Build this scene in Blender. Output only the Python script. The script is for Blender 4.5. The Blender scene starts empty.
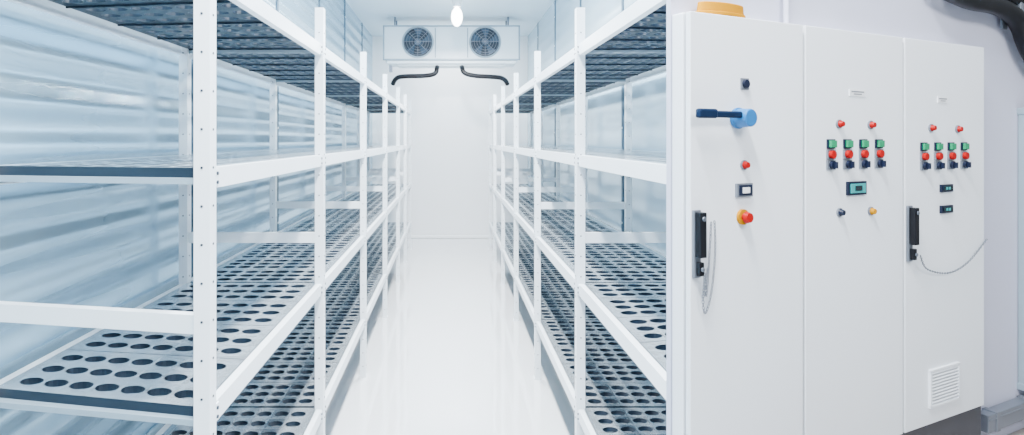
import bpy, bmesh, math
from mathutils import Vector, Matrix
COL = bpy.context.scene.collection
PI = math.pi

# ---------------- materials ----------------
def mat(name, col, rough=0.4, metal=0.0, emit=None, es=0.0, noise=0.0, nscale=6.0, bump=0.0, bscale=(1,1,1), trans=0.0, spec=0.5, coat=0.0, bdist=0.02):
    m = bpy.data.materials.new(name); m.use_nodes = True
    nt = m.node_tree; b = nt.nodes["Principled BSDF"]
    b.inputs["Base Color"].default_value = (*col, 1)
    b.inputs["Roughness"].default_value = rough
    b.inputs["Metallic"].default_value = metal
    b.inputs["Specular IOR Level"].default_value = spec
    b.inputs["Coat Weight"].default_value = coat
    if trans: b.inputs["Transmission Weight"].default_value = trans
    if emit:
        b.inputs["Emission Color"].default_value = (*emit, 1); b.inputs["Emission Strength"].default_value = es
    tc = nt.nodes.new("ShaderNodeTexCoord"); mp = nt.nodes.new("ShaderNodeMapping")
    nt.links.new(tc.outputs["Object"], mp.inputs["Vector"]); mp.inputs["Scale"].default_value = bscale
    n = nt.nodes.new("ShaderNodeTexNoise"); n.inputs["Scale"].default_value = nscale; n.inputs["Detail"].default_value = 4
    nt.links.new(mp.outputs["Vector"], n.inputs["Vector"])
    r = nt.nodes.new("ShaderNodeMapRange")
    r.inputs["To Min"].default_value = max(0, rough - 0.06); r.inputs["To Max"].default_value = min(1, rough + 0.06)
    nt.links.new(n.outputs["Fac"], r.inputs["Value"]); nt.links.new(r.outputs["Result"], b.inputs["Roughness"])
    if noise:
        mx = nt.nodes.new("ShaderNodeMix"); mx.data_type = 'RGBA'
        mx.inputs[6].default_value = (*[c*(1-noise) for c in col], 1); mx.inputs[7].default_value = (*[min(1, c*(1+noise)) for c in col], 1)
        nt.links.new(n.outputs["Fac"], mx.inputs[0]); nt.links.new(mx.outputs[2], b.inputs["Base Color"])
    if bump:
        bp = nt.nodes.new("ShaderNodeBump"); bp.inputs["Strength"].default_value = bump; bp.inputs["Distance"].default_value = bdist
        nt.links.new(n.outputs["Fac"], bp.inputs["Height"]); nt.links.new(bp.outputs["Normal"], b.inputs["Normal"])
    return m

def wall_mat(name, col, dist, metal):
    # softly profiled glossy steel sheet: shallow horizontal swages
    m = bpy.data.materials.new(name); m.use_nodes = True
    nt = m.node_tree; b = nt.nodes["Principled BSDF"]
    b.inputs["Base Color"].default_value = (*col,1); b.inputs["Metallic"].default_value = metal; b.inputs["Roughness"].default_value = 0.25
    tc = nt.nodes.new("ShaderNodeTexCoord")
    mp = nt.nodes.new("ShaderNodeMapping"); mp.inputs["Scale"].default_value = (1,0.10,2.0)
    nt.links.new(tc.outputs["Object"], mp.inputs["Vector"])
    n = nt.nodes.new("ShaderNodeTexNoise"); n.inputs["Scale"].default_value = 1.5; n.inputs["Detail"].default_value = 1.0
    nt.links.new(mp.outputs["Vector"], n.inputs["Vector"])
    wv = nt.nodes.new("ShaderNodeTexWave"); wv.bands_direction = 'Z'; wv.inputs["Scale"].default_value = 1.9; wv.inputs["Distortion"].default_value = 0.5; wv.inputs["Detail"].default_value = 1
    mp2 = nt.nodes.new("ShaderNodeMapping"); mp2.inputs["Scale"].default_value = (0.3,0.08,1)
    nt.links.new(tc.outputs["Object"], mp2.inputs["Vector"]); nt.links.new(mp2.outputs["Vector"], wv.inputs["Vector"])
    ad = nt.nodes.new("ShaderNodeMath"); ad.operation='MULTIPLY_ADD'; ad.inputs[1].default_value = 0.4
    nt.links.new(wv.outputs["Fac"], ad.inputs[0]); nt.links.new(n.outputs["Fac"], ad.inputs[2])
    bp = nt.nodes.new("ShaderNodeBump"); bp.inputs["Strength"].default_value = 1.0; bp.inputs["Distance"].default_value = dist
    nt.links.new(ad.outputs[0], bp.inputs["Height"]); nt.links.new(bp.outputs["Normal"], b.inputs["Normal"])
    return m
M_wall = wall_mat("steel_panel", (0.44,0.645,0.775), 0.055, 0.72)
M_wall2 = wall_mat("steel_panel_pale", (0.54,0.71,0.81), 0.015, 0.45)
M_back = mat("white_panel", (0.90,0.92,0.94), 0.45)
M_ceil = mat("ceiling_white", (0.66,0.78,0.85), 0.5)
M_floor = mat("glossy_floor", (0.80,0.82,0.84), 0.08, noise=0.02, nscale=1.5, coat=0.8)
M_rack = mat("rack_coat", (0.84,0.89,0.93), 0.32, 0.0)
M_shelf = mat("shelf_metal", (0.66,0.73,0.78), 0.22, 0.75, noise=0.06, nscale=3, bump=0.5, bscale=(0.6,5,1), bdist=0.006)
M_undershade = mat("underside_shade", (0.007,0.018,0.034), 0.4, 0.2)  # near-black colour stands in for shade under decks and inside holes
M_slot = mat("slot_dark", (0.02,0.03,0.05), 0.6)
M_seam = mat("seam_slate", (0.04,0.09,0.14), 0.5)
M_cab = mat("cabinet_coat", (0.80,0.83,0.88), 0.5, noise=0.015, nscale=3)
M_outwall = mat("plaster_lilac", (0.56,0.57,0.70), 0.7, noise=0.04, nscale=3)
M_plinth = mat("plinth_grey", (0.05,0.05,0.06), 0.6)
M_conc = mat("concrete", (0.30,0.27,0.26), 0.85, noise=0.15, nscale=9, bump=0.3)
M_black = mat("black_plastic", (0.004,0.0045,0.007), 0.4, spec=0.25)
M_gapshade = mat("gap_shade_black", (0.006,0.007,0.012), 0.7, spec=0.1)
M_navy = mat("black_navy_plastic", (0.006,0.010,0.028), 0.35, spec=0.3)
M_blue = mat("blue_plastic", (0.006,0.13,0.36), 0.3, spec=0.4)
M_red = mat("red_plastic", (0.36,0.0003,0.001), 0.35, spec=0.2)
M_green = mat("green_lens", (0.002,0.24,0.10), 0.35, spec=0.3)
M_yellow = mat("yellow_plastic", (0.50,0.215,0.0), 0.6, spec=0.05)
M_white = mat("white_plastic", (0.80,0.81,0.84), 0.4)
M_bezel = mat("grey_bezel", (0.18,0.20,0.24), 0.35, 0.4)
M_lcd = mat("lcd_green", (0.03,0.30,0.30), 0.3, spec=0.3)
M_lcddark = mat("lcd_dark", (0.005,0.015,0.02), 0.2)
M_chain = mat("chain_metal", (0.16,0.18,0.22), 0.35, 0.7)
M_fan = mat("fan_dark", (0.008,0.015,0.028), 0.5)
M_fanblade = mat("fan_blade_grey", (0.05,0.08,0.12), 0.35, 0.3)
M_evap = mat("evap_white", (0.74,0.81,0.85), 0.4)
M_edge = mat("evap_edge_grey", (0.28,0.36,0.42), 0.4)
M_glow = mat("lamp_glow", (1,1,1), 0.4, emit=(1,0.99,0.97), es=14)

# ---------------- mesh helpers ----------------
def box(bm, s, c=(0,0,0), mi=0, rot=None):
    r = bmesh.ops.create_cube(bm, size=1.0)
    m = Matrix.Translation(Vector(c))
    if rot is not None: m = m @ rot
    m = m @ Matrix.Diagonal((s[0], s[1], s[2], 1))
    bmesh.ops.transform(bm, matrix=m, verts=r['verts'])
    for f in {f for v in r['verts'] for f in v.link_faces}: f.material_index = mi
def cyl(bm, r1, d, c=(0,0,0), axis='Z', r2=None, seg=24, mi=0, cap=True):
    r = bmesh.ops.create_cone(bm, cap_ends=cap, segments=seg, radius1=r1, radius2=r1 if r2 is None else r2, depth=d)
    R = Matrix.Identity(4)
    if axis == 'Y': R = Matrix.Rotation(PI/2, 4, 'X')   # r2 end toward -Y
    if axis == 'X': R = Matrix.Rotation(PI/2, 4, 'Y')
    bmesh.ops.transform(bm, matrix=Matrix.Translation(Vector(c)) @ R, verts=r['verts'])
    for f in {f for v in r['verts'] for f in v.link_faces}: f.material_index = mi
def torus(bm, R, r, M=Matrix.Identity(4), s1=24, s2=8, mi=0, sx=1.0):
    vs = []
    for i in range(s1):
        a = 2*PI*i/s1
        row = []
        for j in range(s2):
            b = 2*PI*j/s2
            row.append(bm.verts.new(M @ Vector(((R + r*math.cos(b))*math.cos(a)*sx, (R + r*math.cos(b))*math.sin(a), r*math.sin(b)))))
        vs.append(row)
    for i in range(s1):
        for j in range(s2):
            f = bm.faces.new((vs[i][j], vs[(i+1)%s1][j], vs[(i+1)%s1][(j+1)%s2], vs[i][(j+1)%s2])); f.material_index = mi
def finish(name, bm, mats, parent=None, loc=(0,0,0), bevel=0.0, smooth=False, label=None, cat=None, kind=None):
    bmesh.ops.recalc_face_normals(bm, faces=bm.faces)
    me = bpy.data.meshes.new(name); bm.to_mesh(me); bm.free()
    for m in (mats if isinstance(mats, (list, tuple)) else [mats]): me.materials.append(m)
    o = bpy.data.objects.new(name, me); COL.objects.link(o); o.location = loc
    if parent: o.parent = parent
    if bevel:
        md = o.modifiers.new("bevel", 'BEVEL'); md.width = bevel; md.segments = 2; md.limit_method = 'ANGLE'
    if smooth:
        for p in me.polygons: p.use_smooth = True
        try: me.set_sharp_from_angle(angle=math.radians(40))
        except Exception: pass
    if label: o["label"] = label
    if cat: o["category"] = cat
    if kind: o["kind"] = kind
    return o
def empty(name, loc, label, cat, rz=0.0, parent=None):
    o = bpy.data.objects.new(name, None); COL.objects.link(o); o.location = loc; o.rotation_euler = (0,0,rz)
    o.empty_display_size = 0.1
    if parent: o.parent = parent
    if label: o["label"] = label
    if cat: o["category"] = cat
    return o
def dup(src, parent=None, loc=None):
    o = src.copy(); COL.objects.link(o)
    if parent: o.parent = parent
    if loc is not None: o.location = loc
    return o
def tube(name, pts, r, m, parent=None, label=None, cat=None, res=6):
    cu = bpy.data.curves.new(name, 'CURVE'); cu.dimensions = '3D'; cu.bevel_depth = r; cu.bevel_resolution = res; cu.use_fill_caps = True
    sp = cu.splines.new('NURBS'); sp.points.add(len(pts)-1)
    for p, q in zip(sp.points, pts): p.co = (*q, 1)
    sp.use_endpoint_u = True; sp.order_u = 3; sp.resolution_u = 8
    t = bpy.data.objects.new("tmp", cu); COL.objects.link(t)
    bpy.context.view_layer.update()
    me = bpy.data.meshes.new_from_object(t.evaluated_get(bpy.context.evaluated_depsgraph_get()))
    bpy.data.objects.remove(t)
    me.materials.clear(); me.materials.append(m); me.name = name
    for p in me.polygons: p.use_smooth = True
    o = bpy.data.objects.new(name, me); COL.objects.link(o)
    if parent: o.parent = parent
    if label: o["label"] = label
    if cat: o["category"] = cat
    return o

# ---------------- room dimensions ----------------
CAMZ = 1.752; WX = 1.385; H = 3.6; YB = 10.37
ANG = math.atan2(0.4147, 0.910)   # control cabinets' facing
ux, uy = 0.910, 0.4147
def pt(u, n, z):  # u along the cabinet row, n behind its front
    return (0.475 + ux*u - uy*n, 1.152 + uy*u + ux*n, z)

def slab(name, s, c, m, kind="structure", label=None):
    bm = bmesh.new(); box(bm, s)
    return finish(name, bm, m, loc=c, kind=kind, label=label)
slab("floor", (5.6, 12.6, 0.1), (1.2, 5.2-1.0, -0.05), M_floor, label="glossy white cold room floor")
slab("ceiling", (5.6, 12.6, 0.1), (1.2, 5.2-1.0, H+0.05), M_ceil, label="white insulated panel ceiling")
slab("wall_left", (0.1, 12.4, H), (-WX-0.05, 4.2, H/2), M_wall, label="pale blue steel insulated panel wall")
slab("wall_right", (0.1, YB-1.72, H), (WX+0.05, (YB+1.72)/2, H/2), M_wall2, label="pale blue steel insulated panel wall")
slab("wall_back", (3.0, 0.1, H), (0, YB+0.06, H/2), M_back, label="plain white insulated end wall")
bm = bmesh.new(); box(bm, (2.5, 0.012, H), (1.25, 0.056, H/2))
ow = finish("wall_front", bm, M_outwall, loc=(0.475, 1.152, 0), kind="structure", label="lilac white painted partition wall behind cabinets")
ow.rotation_euler[2] = ANG
for nm, x in (("trim_1", -WX+0.02), ("trim_2", WX-0.02)):
    bm = bmesh.new(); box(bm, (0.04, YB-1.75, 0.06))
    finish(nm, bm, M_back, loc=(x, (YB+1.75)/2, 0.03), kind="structure", bevel=0.015)
bm = bmesh.new(); box(bm, (2*WX, 0.04, 0.06))
finish("trim_3", bm, M_back, loc=(0, YB-0.02, 0.03), kind="structure", bevel=0.015)
ti = 4
for s in (-1, 1):
    for y in (3.15, 4.66, 6.16, 7.66, 9.16):
        bm = bmesh.new(); box(bm, (0.006, 0.045, H-0.07)); 
        for k in range(9): cyl(bm, 0.008, 0.004, (-s*0.005, 0, -1.5+k*0.38), 'X', seg=10, mi=1)
        finish("trim_%d" % ti, bm, [M_seam, M_rack], loc=(s*(WX-0.004), y, H/2+0.03), kind="structure"); ti += 1

# ---------------- shelving ----------------
FX = 0.643; BX = 1.311; PW = 0.042
TIERS = [0.43, 1.047, 1.678, 2.222]
POST_H = 2.403
def post_mesh():
    bm = bmesh.new()
    t = 0.006
    box(bm, (PW, t, POST_H), (0, -PW/2+t/2, POST_H/2))
    box(bm, (t, PW-t, POST_H), (PW/2-t/2, t/2, POST_H/2))
    z = 0.08
    while z < POST_H-0.03:
        cyl(bm, 0.0034, 0.002, (0, -PW/2-0.0004, z), 'Y', seg=8, mi=1)
        cyl(bm, 0.0034, 0.002, (PW/2+0.0004, 0, z), 'X', seg=8, mi=1)
        z += 0.10
    box(bm, (PW+0.012, PW+0.012, 0.010), (0,0,0.005))
    return bm
def shelf_mesh(L, W, skew=0.0, front=-1):
    # perforated deck: sheets side by side, with pressed oval holes; x = depth W, y = length L
    bm = bmesh.new()
    npan = max(1, round(L/0.30)); pl = L/npan
    nc = 3; mrg = 0.018
    nx = 7; mx = 0.028
    cw = (W-2*mx)/nx; cl = (pl-2*mrg)/nc
    S = 16; RX = 0.036; RY = 0.028; drop = 0.022
    def poly(ps, mi=0):
        f = bm.faces.new([bm.verts.new(p) for p in ps]); f.material_index = mi
    def quad(x0,x1,y0,y1):
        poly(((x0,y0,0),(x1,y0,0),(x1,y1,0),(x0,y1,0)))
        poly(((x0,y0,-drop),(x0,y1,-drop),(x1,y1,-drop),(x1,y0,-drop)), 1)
    for p in range(npan):
        y0 = -L/2 + p*pl
        quad(-W/2, W/2, y0+0.002, y0+mrg); quad(-W/2, W/2, y0+pl-mrg, y0+pl-0.002)
        for yy in (y0+0.002, y0+pl-0.002):
            poly([(-W/2,yy,0),(W/2,yy,0),(W/2,yy,-drop-0.006),(-W/2,yy,-drop-0.006)], 1)
        for xx in (-W/2, W/2):
            poly([(xx,y0+0.002,0),(xx,y0+pl-0.002,0),(xx,y0+pl-0.002,-drop),(xx,y0+0.002,-drop)], 0)
        quad(-W/2, -W/2+mx, y0+mrg, y0+pl-mrg); quad(W/2-mx, W/2, y0+mrg, y0+pl-mrg)
        for i in range(nx):
            for j in range(nc):
                cx = -W/2+mx+cw*(i+.5); cy = y0+mrg+cl*(j+.5)
                rings = [[],[],[],[]]
                for k in range(S):
                    a = 2*PI*k/S; c, s = math.cos(a), math.sin(a)
                    m_ = max(abs(c), abs(s))
                    ox_, oy_ = cx+c/m_*cw/2, cy+s/m_*cl/2
                    rings[0].append(bm.verts.new((ox_, oy_, 0)))
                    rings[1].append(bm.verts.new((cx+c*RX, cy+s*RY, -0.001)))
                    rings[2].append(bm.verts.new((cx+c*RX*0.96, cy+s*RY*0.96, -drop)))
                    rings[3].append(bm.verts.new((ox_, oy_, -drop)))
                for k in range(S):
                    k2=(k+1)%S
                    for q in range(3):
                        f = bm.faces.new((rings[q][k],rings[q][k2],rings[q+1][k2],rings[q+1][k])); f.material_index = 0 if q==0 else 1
    if skew:
        for v in bm.verts:
            t = (v.co.y + L/2)/L                    # 0 near end, 1 far end
            s = 0.5 + (v.co.x/W) * (-front)         # 0 at aisle edge, 1 at wall edge
            v.co.y += (1-t)*skew*s
    return bm
def beam_mesh(BL):
    bm = bmesh.new()
    box(bm, (0.004, BL, 0.055)); box(bm, (0.022, BL, 0.004), (-0.0131, 0, 0.0255)); box(bm, (0.022, BL, 0.004), (-0.0131, 0, -0.0255))
    for e in (-1,1):
        box(bm, (0.004, 0.03, 0.046), (0.0041,e*(BL/2-0.016),0))
        for zz in (-0.012,0.012): cyl(bm, 0.005, 0.006, (0.0065,e*(BL/2-0.016),zz), 'X', seg=8, mi=1)
    return bm
def rack(ys, side, label, skew):
    root = empty("shelving_rack", (side*(FX+BX)/2, (ys[0]+ys[-1])/2, 0), label, "shelf")
    ox, oy = root.location.x, root.location.y
    def P(x, y, z): return (x-ox, y-oy, z)
    W = BX-FX; xm = side*(FX+BX)/2
    bm = post_mesh()
    if side > 0: bmesh.ops.transform(bm, matrix=Matrix.Diagonal((-1,1,1,1)), verts=bm.verts)
    fp = finish("post", bm, [M_rack, M_slot], root, P(side*FX, ys[0], 0))
    dup(fp, root, P(side*BX, ys[0]+skew, 0))
    for y in ys[1:]:
        dup(fp, root, P(side*FX, y, 0)); dup(fp, root, P(side*BX, y, 0))
    cache = {}
    def place(key, name, mk, mats, loc, rz=0.0, lab=None):
        if key in cache: o = dup(cache[key], root, loc)
        else:
            o = finish(name, mk(), mats, root, loc, label=lab); cache[key] = o
        o.rotation_euler[2] = rz
    for bi, (a, b) in enumerate(zip(ys, ys[1:])):
        sk = skew if bi == 0 else 0.0
        L = round(b-a, 3); ym = (a+b)/2
        Lr = round(L - sk, 3)
        for z in TIERS:
            place(("b", L), "beam", lambda: beam_mesh(L-PW-0.004), [M_rack, M_slot], P(side*(FX-0.010), ym, z-0.0275), PI if side > 0 else 0)
            place(("b", Lr), "beam", lambda: beam_mesh(Lr-PW-0.004), [M_rack, M_slot], P(side*(BX+0.010), (a+sk+b)/2, z-0.0275), 0 if side > 0 else PI)
            place(("s", L, sk), "shelf_panel", lambda: shelf_mesh(L-0.012, W-0.038, sk, front=(1 if side < 0 else -1)), [M_shelf, M_undershade], P(xm, ym, z+0.001), 0, "perforated grey metal shelf deck")
    def cbar(h, length):
        bm = bmesh.new(); box(bm, (length, 0.012, h)); box(bm, (length, 0.014, 0.004), (0, 0.0135, h/2-0.002)); return bm
    objs = {}
    for i, y in enumerate(ys):
        sk = skew if i == 0 else 0.0
        length = math.hypot(W, sk) - PW - 0.006
        rz = math.atan2(sk, W)*side
        for z, h in [(t-0.034, 0.016) for t in TIERS] + [(1.27, 0.05)]:
            k = (round(length,3), h); loc = P(xm, y+sk/2-0.008, z)
            if k in objs: o = dup(objs[k], root, loc)
            else: o = finish("crossbar", cbar(h, length), M_rack if h > 0.03 else M_edge, root, loc); objs[k] = o
            o.rotation_euler[2] = rz
    return root
rack([1.528, 2.88, 4.32, 5.76, 7.2, 8.35, 9.36], -1, "long white metal shelving rack with perforated shelves along wall", 0.118)
rack([1.45, 2.88, 4.28, 5.66, 7.06, 8.35, 9.36], 1, "long white metal shelving rack beside control cabinets", 0.215)

# ---------------- evaporator ----------------
EX0, EX1, EZ0, EZ1, EY = -0.995, 1.039, 2.95, 3.45, 8.64
ev = empty("evaporator_unit", ((EX0+EX1)/2, EY, EZ0), "white ceiling-hung evaporator cooler with two round fans", "cooler")
W = EX1-EX0; HH = EZ1-EZ0
bm = bmesh.new()
box(bm, (W, 0.42, HH), (0, 0.24, HH/2))
finish("housing", bm, M_evap, ev, bevel=0.012)
bm = bmesh.new()
for s in (-1,1):
    box(bm, (0.022, 0.02, HH+0.02), (s*(W/2-0.008), 0.026, HH/2)); 
box(bm, (W+0.01, 0.02, 0.022), (0, 0.026, HH)); box(bm, (W+0.01, 0.02, 0.022), (0, 0.026, 0.0))
finish("edge_frame", bm, M_edge, ev, bevel=0.004)
bm = bmesh.new(); box(bm, (W-0.1, 0.44, 0.05), (0, 0.25, -0.036)); box(bm, (W-0.4, 0.34, 0.03), (0,0.25,-0.07))
finish("drip_tray", bm, M_evap, ev, bevel=0.015)
for s in (-1, 1):
    bm = bmesh.new(); box(bm, (0.016, 0.01, HH-0.06), (0,0,0))
    finish("panel_seam", bm, M_edge, ev, (s*0.24, 0.027, HH/2))
    for yy in (0.1, 0.4):
        bm = bmesh.new(); cyl(bm, 0.012, H-EZ1-0.012, seg=10); finish("hanger_rod", bm, M_chain, ev, (s*0.85, yy, HH+0.006+(H-EZ1)/2))
    fan = empty("fan", (s*0.50, 0.02, HH/2+0.01), None, None, parent=ev)
    bm = bmesh.new(); torus(bm, 0.226, 0.014, Matrix.Rotation(PI/2,4,'X'), 40, 8)
    finish("fan_ring", bm, M_edge, fan, smooth=True)
    bm = bmesh.new(); cyl(bm, 0.222, 0.008, (0,0.006,0), 'Y', seg=40); finish("fan_opening", bm, M_fan, fan)
    bm = bmesh.new()
    for i in range(5):
        a0 = 2*PI*i/5
        prev = None
        for j in range(6):
            rr = 0.05 + 0.15*j/5; wd = 0.38+0.25*j/5
            A = bm.verts.new((rr*math.cos(a0), 0.0, rr*math.sin(a0)))
            B = bm.verts.new((rr*math.cos(a0+wd), -0.022, rr*math.sin(a0+wd)))
            if prev: bm.faces.new((prev[0], A, B, prev[1]))
            prev = (A, B)
    finish("fan_blade_set", bm, M_fanblade, fan)
    bm = bmesh.new(); cyl(bm, 0.06, 0.04, (0,-0.012,0), 'Y', r2=0.045); finish("fan_hub", bm, M_fanblade, fan, bevel=0.005)
    bm = bmesh.new()
    for R in (0.045, 0.085, 0.125, 0.165, 0.2): torus(bm, R, 0.0025, Matrix.Translation((0,-0.045,0)) @ Matrix.Rotation(PI/2,4,'X'), 32, 4)
    for i in range(4):
        box(bm, (0.43, 0.004, 0.004), (0,-0.045,0), rot=Matrix.Rotation(PI*i/4,4,'Y'))
    finish("guard_grille", bm, M_bezel, fan)
tube("pipe", [(-0.215,0.15,-0.09),(-0.215,0.02,-0.12),(-0.23,0.0,-0.22),(-0.40,0.0,-0.25),(-0.69,0.0,-0.25),(-0.84,0.02,-0.27),(-0.88,0.1,-0.36)], 0.034, M_black, ev)
tube("pipe", [(0.156,0.15,-0.09),(0.156,0.02,-0.12),(0.18,0.0,-0.21),(0.35,0.0,-0.25),(0.62,0.0,-0.26),(0.80,0.02,-0.28),(0.84,0.1,-0.36)], 0.034, M_black, ev)
bm = bmesh.new(); box(bm, (0.05, 0.05, 0.10)); finish("junction_box", bm, M_bezel, ev, (-0.90, 0.02, -0.14), bevel=0.006)

# ---------------- pendant lamp ----------------
lp = empty("ceiling_lamp", (0.09, 7.6, H), "glowing white glass jar ceiling lamp", "lamp")
bm = bmesh.new(); cyl(bm, 0.07, 0.06, (0,0,-0.03)); cyl(bm, 0.055, 0.05, (0,0,-0.085)); finish("lamp_base", bm, M_white, lp, bevel=0.005, smooth=True)
bm = bmesh.new(); bmesh.ops.create_uvsphere(bm, u_segments=24, v_segments=12, radius=0.075)
bmesh.ops.transform(bm, matrix=Matrix.Translation((0,0,-0.24)) @ Matrix.Diagonal((1,1,1.7,1)), verts=bm.verts)
finish("lamp_glass", bm, M_glow, lp, smooth=True)
M_fill = mat("fill_glow", (1,1,1), 0.4, emit=(0.95,0.98,1.0), es=3)  # glowing ceiling panels added out of view to brighten the aisle
for i, y in enumerate((0.6, 3.0, 5.4)):
    fx = empty("ceiling_fill_panel", (0, y, H), "long white added fill light panel on the ceiling", "lamp")
    bm = bmesh.new(); box(bm, (0.3, 1.3, 0.05), (0,0,-0.025)); finish("fill_housing", bm, M_white, fx, bevel=0.01)
    bm = bmesh.new(); box(bm, (0.26, 1.25, 0.02), (0,0,-0.06)); finish("fill_diffuser", bm, M_fill, fx, bevel=0.005)
    fx["group"] = "added fill lights over the aisle"

# ---------------- raised base, cabinets ----------------
BZ = 0.873; CB = 1.018; CT = 2.009
bm = bmesh.new(); box(bm, (2.45, 0.40, BZ), (1.245, -0.155, BZ/2))
rb = finish("raised_base", bm, M_conc, loc=(0.475,1.152,0), bevel=0.01, label="grey concrete raised base under control cabinets", cat="platform")
rb.rotation_euler[2] = ANG

def lamp_part(door, name, u, z, lens, r=0.0085):
    bm = bmesh.new(); cyl(bm, r*1.2, 0.004, (0,-0.002,0), 'Y', seg=20, mi=1); cyl(bm, r, 0.009, (0,-0.0075,0), 'Y', r2=r*0.7, seg=20, mi=0)
    finish(name, bm, [lens, M_bezel], door, (u,0,z), smooth=True)
def chain_part(name, pts, parent, n):
    P = [Vector(p) for p in pts]
    def cr(t):
        k = min(int(t), len(P)-2); f = t-k
        p0 = P[max(k-1,0)]; p1=P[k]; p2=P[k+1]; p3=P[min(k+2,len(P)-1)]
        return 0.5*((2*p1)+(-p0+p2)*f+(2*p0-5*p1+4*p2-p3)*f*f+(-p0+3*p1-3*p2+p3)*f**3)
    # arc-length resampling
    N = 400; S = [cr(i/N*(len(P)-1.0001)) for i in range(N+1)]; acc=[0]
    for a, b in zip(S, S[1:]): acc.append(acc[-1]+(b-a).length)
    bm = bmesh.new(); step = 0.0062; n = int(acc[-1]/step); k = 0
    for i in range(n):
        d0 = (i+.5)*acc[-1]/n
        while acc[k+1] < d0: k += 1
        c = S[k]; d = (S[min(k+2,N)]-S[max(k-2,0)]).normalized()
        q = d.to_track_quat('X','Y').to_matrix().to_4x4()
        torus(bm, 0.0021, 0.0007, Matrix.Translation(c) @ q @ Matrix.Rotation(PI/2*(i%2),4,'X'), 10, 5, sx=1.7)
    finish(name, bm, M_chain, parent)
def handle_part(door, u, z, L):
    bm = bmesh.new(); box(bm, (0.020, 0.006, L), (0,-0.003,0)); 
    finish("handle_plate", bm, M_bezel, door, (u,0,z), bevel=0.002)
    bm = bmesh.new(); box(bm, (0.017, 0.014, L*0.66), (0,-0.014,L*0.14)); box(bm, (0.012, 0.010, L*0.2), (0,-0.012,-L*0.36)); cyl(bm, 0.0045, 0.004, (0,-0.019,-L*0.36), 'Y', seg=12, mi=1); cyl(bm, 0.005, 0.003, (0,-0.0225,L*0.38), 'Y', seg=12, mi=1)
    finish("handle", bm, [M_black, M_chain], door, (u,0,z), bevel=0.003, label="black swing handle")
bounds = [0.0, 0.3445, 0.7225, 1.104]
labels = ["white steel control cabinet with blue rotary main switch", "white steel control cabinet with push buttons and green display", "white steel control cabinet with push buttons and vent grille"]
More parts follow.
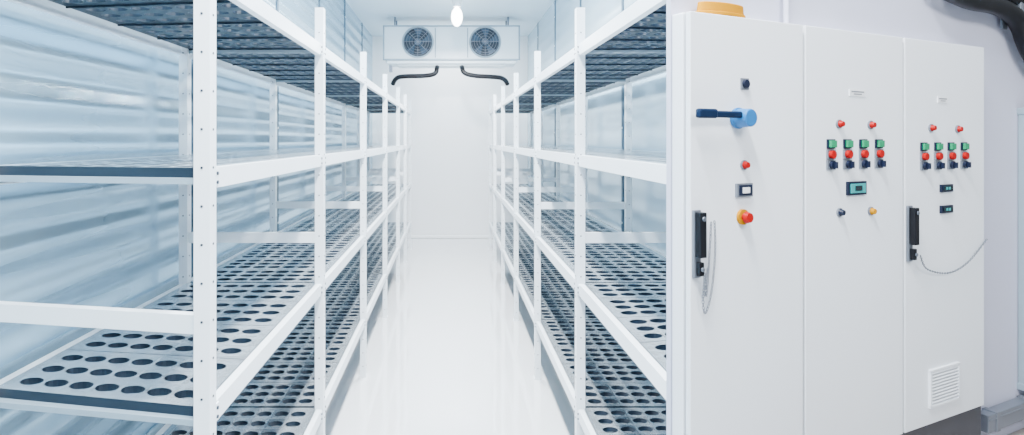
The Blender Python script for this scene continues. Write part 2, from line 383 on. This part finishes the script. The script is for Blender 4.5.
for ci in range(3):
    u0, u1 = bounds[ci], bounds[ci+1]; w = u1-u0
    root = empty("control_cabinet", pt(u0, 0, BZ), labels[ci], "cabinet", rz=ANG)
    root["group"] = "row of control cabinets"
    bm = bmesh.new(); box(bm, (w-0.001, 0.030, CT-CB), (w/2, 0.033, (CT+CB)/2-BZ)); finish("body", bm, M_cab, root, bevel=0.003)
    bm = bmesh.new(); box(bm, (w-0.004, 0.036, CB-BZ-0.001), (w/2, 0.026, (CB-BZ)/2)); finish("plinth", bm, M_plinth, root, label="dark grey plinth")
    g0 = 0.03 if ci == 0 else 0.0006; g1 = w-0.0006
    bm = bmesh.new(); box(bm, (g1-g0, 0.0045, CT-CB-0.006), ((g0+g1)/2, 0.0152, (CT+CB)/2-BZ)); finish("gap_shade_sheet", bm, M_gapshade, root, label="black sheet darkening the door gaps")  # black sheet behind the door paints the shade in the seam gaps
    dl = 0.001 if ci == 0 else 0.0045; dr = w-0.0045
    bm = bmesh.new(); box(bm, (dr-dl, 0.012, CT-CB-0.003), ((dl+dr)/2, 0.006, (CT+CB)/2-BZ)); door = finish("door", bm, M_cab, root, bevel=0.0015)
    z_ = lambda z: z-BZ
    if ci == 0:
        bm = bmesh.new(); box(bm, (0.024,0.003,0.024),(0,-0.0015,0)); cyl(bm, 0.009, 0.006, (0,-0.005,0), 'Y', seg=16, mi=1)
        finish("door_lock", bm, [M_bezel, M_navy], door, (0.153,0,z_(1.869)), bevel=0.001)
        bm = bmesh.new(); cyl(bm, 0.022, 0.008, (0,-0.004,0), 'Y', seg=32); cyl(bm, 0.020, 0.028, (0,-0.021,0), 'Y', r2=0.018, seg=32)
        finish("rotary_switch", bm, M_blue, door, (0.131,0,z_(1.797)), smooth=True, bevel=0.002)
        bm = bmesh.new()
        box(bm, (0.122, 0.010, 0.014), (-0.077,-0.024,0.006)); box(bm, (0.05, 0.013, 0.019), (-0.112,-0.024,0.007))
        finish("switch_lever", bm, mat("lever_blue",(0.003,0.012,0.038),0.4,spec=0.2), door, (0.131,0,z_(1.797)), bevel=0.004)
        lamp_part(door, "indicator_lamp", 0.151, z_(1.700), M_red)
        bm = bmesh.new(); box(bm, (0.046,0.006,0.028),(0,-0.003,0)); box(bm, (0.036,0.002,0.021),(0,-0.0072,0),1); box(bm,(0.020,0.002,0.012),(0.0,-0.0086,0),2)
        finish("display", bm, [M_bezel, M_navy, M_white], door, (0.149,0,z_(1.648)))
        bm = bmesh.new(); cyl(bm, 0.016, 0.006, (0,-0.003,0), 'Y', seg=28, mi=1); cyl(bm, 0.008, 0.008, (0,-0.009,0), 'Y', seg=20, mi=0); cyl(bm, 0.0125, 0.008, (0,-0.016,0), 'Y', r2=0.010, seg=28, mi=0)
        finish("emergency_stop_button", bm, [M_red, M_yellow], door, (0.146,0,z_(1.592)), smooth=True)
        handle_part(door, 0.0145, z_(1.546), 0.135)
        chain_part("chain", [(0.020,-0.018,z_(1.49)),(0.022,-0.012,z_(1.43)),(0.034,-0.008,z_(1.408)),(0.050,-0.008,z_(1.45)),(0.060,-0.008,z_(1.53)),(0.058,-0.008,z_(1.59))], door, 0)
        chain_part("chain", [(0.026,-0.020,z_(1.50)),(0.028,-0.012,z_(1.455)),(0.036,-0.008,z_(1.445)),(0.042,-0.008,z_(1.50)),(0.049,-0.008,z_(1.588))], door, 0)
        bm = bmesh.new(); cyl(bm, 0.070, 0.008, (0,0,0.004), seg=40, mi=0); cyl(bm, 0.065, 0.020, (0,0,0.017), r2=0.063, seg=40, mi=0)
        bmesh.ops.transform(bm, matrix=Matrix.Diagonal((1,0.31,1,1)), verts=bm.verts)
        finish("signal_cap", bm, M_yellow, root, (0.113,0.024,CT-BZ), smooth=True, bevel=0.002, label="orange yellow cap")
    else:
        if ci == 1:
            lab=(0.533,1.863,0.06); lamps=((0.464,1.789),(0.583,1.788)); cols=(0.434,0.494,0.554,0.615); rows=(1.743,1.719,1.695)
        else:
            lab=(0.892,1.857,0.045); lamps=((0.838,1.783),(0.963,1.781)); cols=(0.805,0.868,0.930,0.993); rows=(1.735,1.710,1.686)
        bm = bmesh.new(); box(bm, (lab[2],0.002,0.016),(0,-0.001,0)); box(bm,(lab[2]*0.8,0.0006,0.0025),(0,-0.0022,0.0025),1); box(bm,(lab[2]*0.5,0.0006,0.002),(0,-0.0022,-0.003),1)
        finish("name_plate", bm, [M_white, M_bezel], door, (lab[0]-u0,0,z_(lab[1])))
        for (a,b) in lamps: lamp_part(door, "indicator_lamp", a-u0, z_(b), M_red, 0.0085)
        for c in cols:
            bm = bmesh.new(); box(bm,(0.028,0.004,0.022),(0,-0.002,0)); box(bm,(0.021,0.006,0.016),(0,-0.007,0),1)
            finish("green_button", bm, [M_navy, M_green], door, (c-u0,0,z_(rows[0])), bevel=0.001)
            bm = bmesh.new(); box(bm,(0.029,0.004,0.022),(0,-0.002,0)); cyl(bm,0.009,0.008,(-0.003,-0.008,0),'Y',seg=16,mi=1); box(bm,(0.006,0.003,0.014),(0.010,-0.0045,0),2)
            finish("red_button", bm, [M_bezel, M_red, M_white], door, (c-u0,0,z_(rows[1])))
            bm = bmesh.new(); box(bm,(0.029,0.004,0.022),(0,-0.002,0)); cyl(bm,0.0095,0.006,(0,-0.007,0),'Y',seg=16,mi=1); box(bm,(0.005,0.008,0.015),(0,-0.013,0),1)
            finish("selector_switch", bm, [M_bezel, M_navy], door, (c-u0,0,z_(rows[2])))
        if ci == 1:
            bm = bmesh.new(); box(bm,(0.07,0.006,0.032),(0,-0.003,0)); box(bm,(0.056,0.002,0.022),(0,-0.0072,0),1); box(bm,(0.026,0.001,0.012),(0,-0.0088,0),2)
            finish("display", bm, [M_navy, M_lcd, M_lcddark], door, (0.526-u0,0,z_(1.639)), bevel=0.001)
            lamp_part(door, "selector_knob", 0.466-u0, z_(1.585), M_navy, 0.0085)
            lamp_part(door, "yellow_button", 0.584-u0, z_(1.582), M_yellow, 0.0085)
        else:
            for zz in (1.626, 1.571):
                bm = bmesh.new(); box(bm,(0.054,0.006,0.020),(0,-0.003,0)); box(bm,(0.040,0.002,0.011),(0,-0.0072,0),1); box(bm,(0.008,0.001,0.007),(-0.008,-0.0088,0),2); box(bm,(0.008,0.001,0.007),(0.004,-0.0088,0),2)
                finish("display", bm, [M_navy, M_lcddark, M_lcd], door, (0.906-u0,0,z_(zz)), bevel=0.001)
            handle_part(door, 0.740-u0, z_(1.518), 0.14)
            chain_part("chain", [(0.753-u0,-0.02,z_(1.465)),(0.80-u0,-0.012,z_(1.425)),(0.906-u0,-0.008,z_(1.405)),(1.0-u0,-0.008,z_(1.425)),(1.095-u0,-0.008,z_(1.48))], door, 0)
            bm = bmesh.new(); fw, fh = 0.132, 0.092
            for s in (-1,1):
                box(bm,(0.006,0.006,fh),(s*fw/2,-0.003,0)); box(bm,(fw+0.006,0.006,0.006),(0,-0.003,s*fh/2))
            for k in range(10): box(bm,(fw-0.004,0.003,0.006),(0,-0.003,-fh/2+0.009+k*0.0083),rot=Matrix.Rotation(0.6,4,'X'))
            box(bm,(fw,0.001,fh),(0,-0.0005,0),1)
            finish("vent_grille", bm, [M_cab, mat("vent_back",(0.6,0.62,0.67),0.6)], door, (0.898-u0,0,z_(1.112)))

# cables and conduits on the outer wall
cb_root = empty("cable_bundle", pt(1.2,0.015,2.16), "thick black cables bundled on the partition wall", "cable")
rl = Vector(cb_root.location)
cabs = [
 ([(0.90,2.16),(1.02,2.130),(1.2,2.137),(1.32,2.105),(1.365,2.03),(1.45,1.965),(1.7,1.94),(2.3,1.93)], 0.024, 0.010),
 ([(0.92,2.22),(1.06,2.178),(1.25,2.18),(1.40,2.13),(1.43,2.05),(1.6,2.005),(2.3,1.985)], 0.024, 0.015),
 ([(0.95,2.27),(1.12,2.225),(1.35,2.215),(1.48,2.15),(1.50,2.09),(1.7,2.05),(2.3,2.035)], 0.022, 0.015),
]
for pts, r, n in cabs:
    tube("cable", [tuple(Vector(pt(u, n, z))-rl) for u, z in pts], r, M_black, parent=cb_root)
bm = bmesh.new()
box(bm, (0.02,0.03,0.15), (0,-0.01,0)); box(bm, (0.03,0.006,0.18), (0,0.018,0))
o = finish("cable_clip", bm, M_bezel, cb_root, tuple(Vector(pt(1.30,0.02,2.17))-rl), bevel=0.002); o.rotation_euler[2]=ANG
bm = bmesh.new(); cyl(bm, 0.006, H-CT-0.002, (0,0,0), seg=16)
for z in (-0.6,-0.2,0.3): box(bm,(0.03,0.012,0.012),(0,0.004,z))
o = finish("conduit", bm, M_outwall, loc=pt(0.335,0.036,(H+CT)/2+0.001), label="thin painted vertical conduit above cabinets", cat="pipe"); o.rotation_euler[2]=ANG
bm = bmesh.new(); box(bm,(0.05,0.03,0.86)); box(bm,(0.058,0.034,0.02),(0,0,0.42)); box(bm,(0.058,0.034,0.02),(0,0,-0.42)); box(bm,(0.008,0.034,0.84),(0,0,0))
o = finish("wall_duct", bm, M_edge, loc=pt(1.435,0.034,1.42), bevel=0.002, label="grey vertical cable duct on the partition wall", cat="cable duct"); o.rotation_euler[2]=ANG
bm = bmesh.new(); box(bm,(1.2,0.03,0.05)); box(bm,(1.2,0.034,0.004),(0,0,0.012)); 
for k in range(6): box(bm,(0.02,0.036,0.056),(-0.55+k*0.2,0,0))
o = finish("cable_trunking", bm, M_bezel, loc=pt(1.76,0.030,0.945), bevel=0.002, label="grey metal cable trunking on the partition wall", cat="cable duct"); o.rotation_euler[2]=ANG

# ---------------- lights ----------------
def area(name, loc, rot, sx, sy, e, col=(1,1,1)):
    l = bpy.data.lights.new(name, 'AREA'); l.shape='RECTANGLE'; l.size=sx; l.size_y=sy; l.energy=e; l.color=col
    o = bpy.data.objects.new(name, l); COL.objects.link(o); o.location=loc; o.rotation_euler=rot
    return o
for y in (0.6, 3.0, 5.4): area("aisle_fill_light", (0,y,H-0.085), (0,0,0), 0.16, 1.25, 285, (0.94,0.975,1))  # added aisle fill, one below each unseen ceiling panel
area("lamp_light", (0.09,7.6,3.1), (0,0,0), 0.15, 0.15, 125)
area("end_light", (0.0,9.6,3.5), (0,0,0), 1.0, 0.3, 55)
area("front_key_light", (1.2,-0.6,3.0), (math.radians(50),0,math.radians(-15)), 1.2, 0.5, 68)  # added key light behind the camera for the cabinets, no fixture
w = bpy.data.worlds.new("world"); bpy.context.scene.world = w; w.use_nodes = True
bg = w.node_tree.nodes["Background"]; bg.inputs[0].default_value=(0.87,0.94,1.0,1); bg.inputs[1].default_value=0.5

# ---------------- camera ----------------
cam = bpy.data.cameras.new("camera"); co = bpy.data.objects.new("camera", cam); COL.objects.link(co)
co.location = (0,0,CAMZ); co.rotation_euler=(PI/2,0,0)
cam.sensor_width=36; cam.lens=582/1024*36; cam.shift_x=62/1024; cam.shift_y=-77.5/1024; cam.clip_start=0.02
bpy.context.scene.camera = co
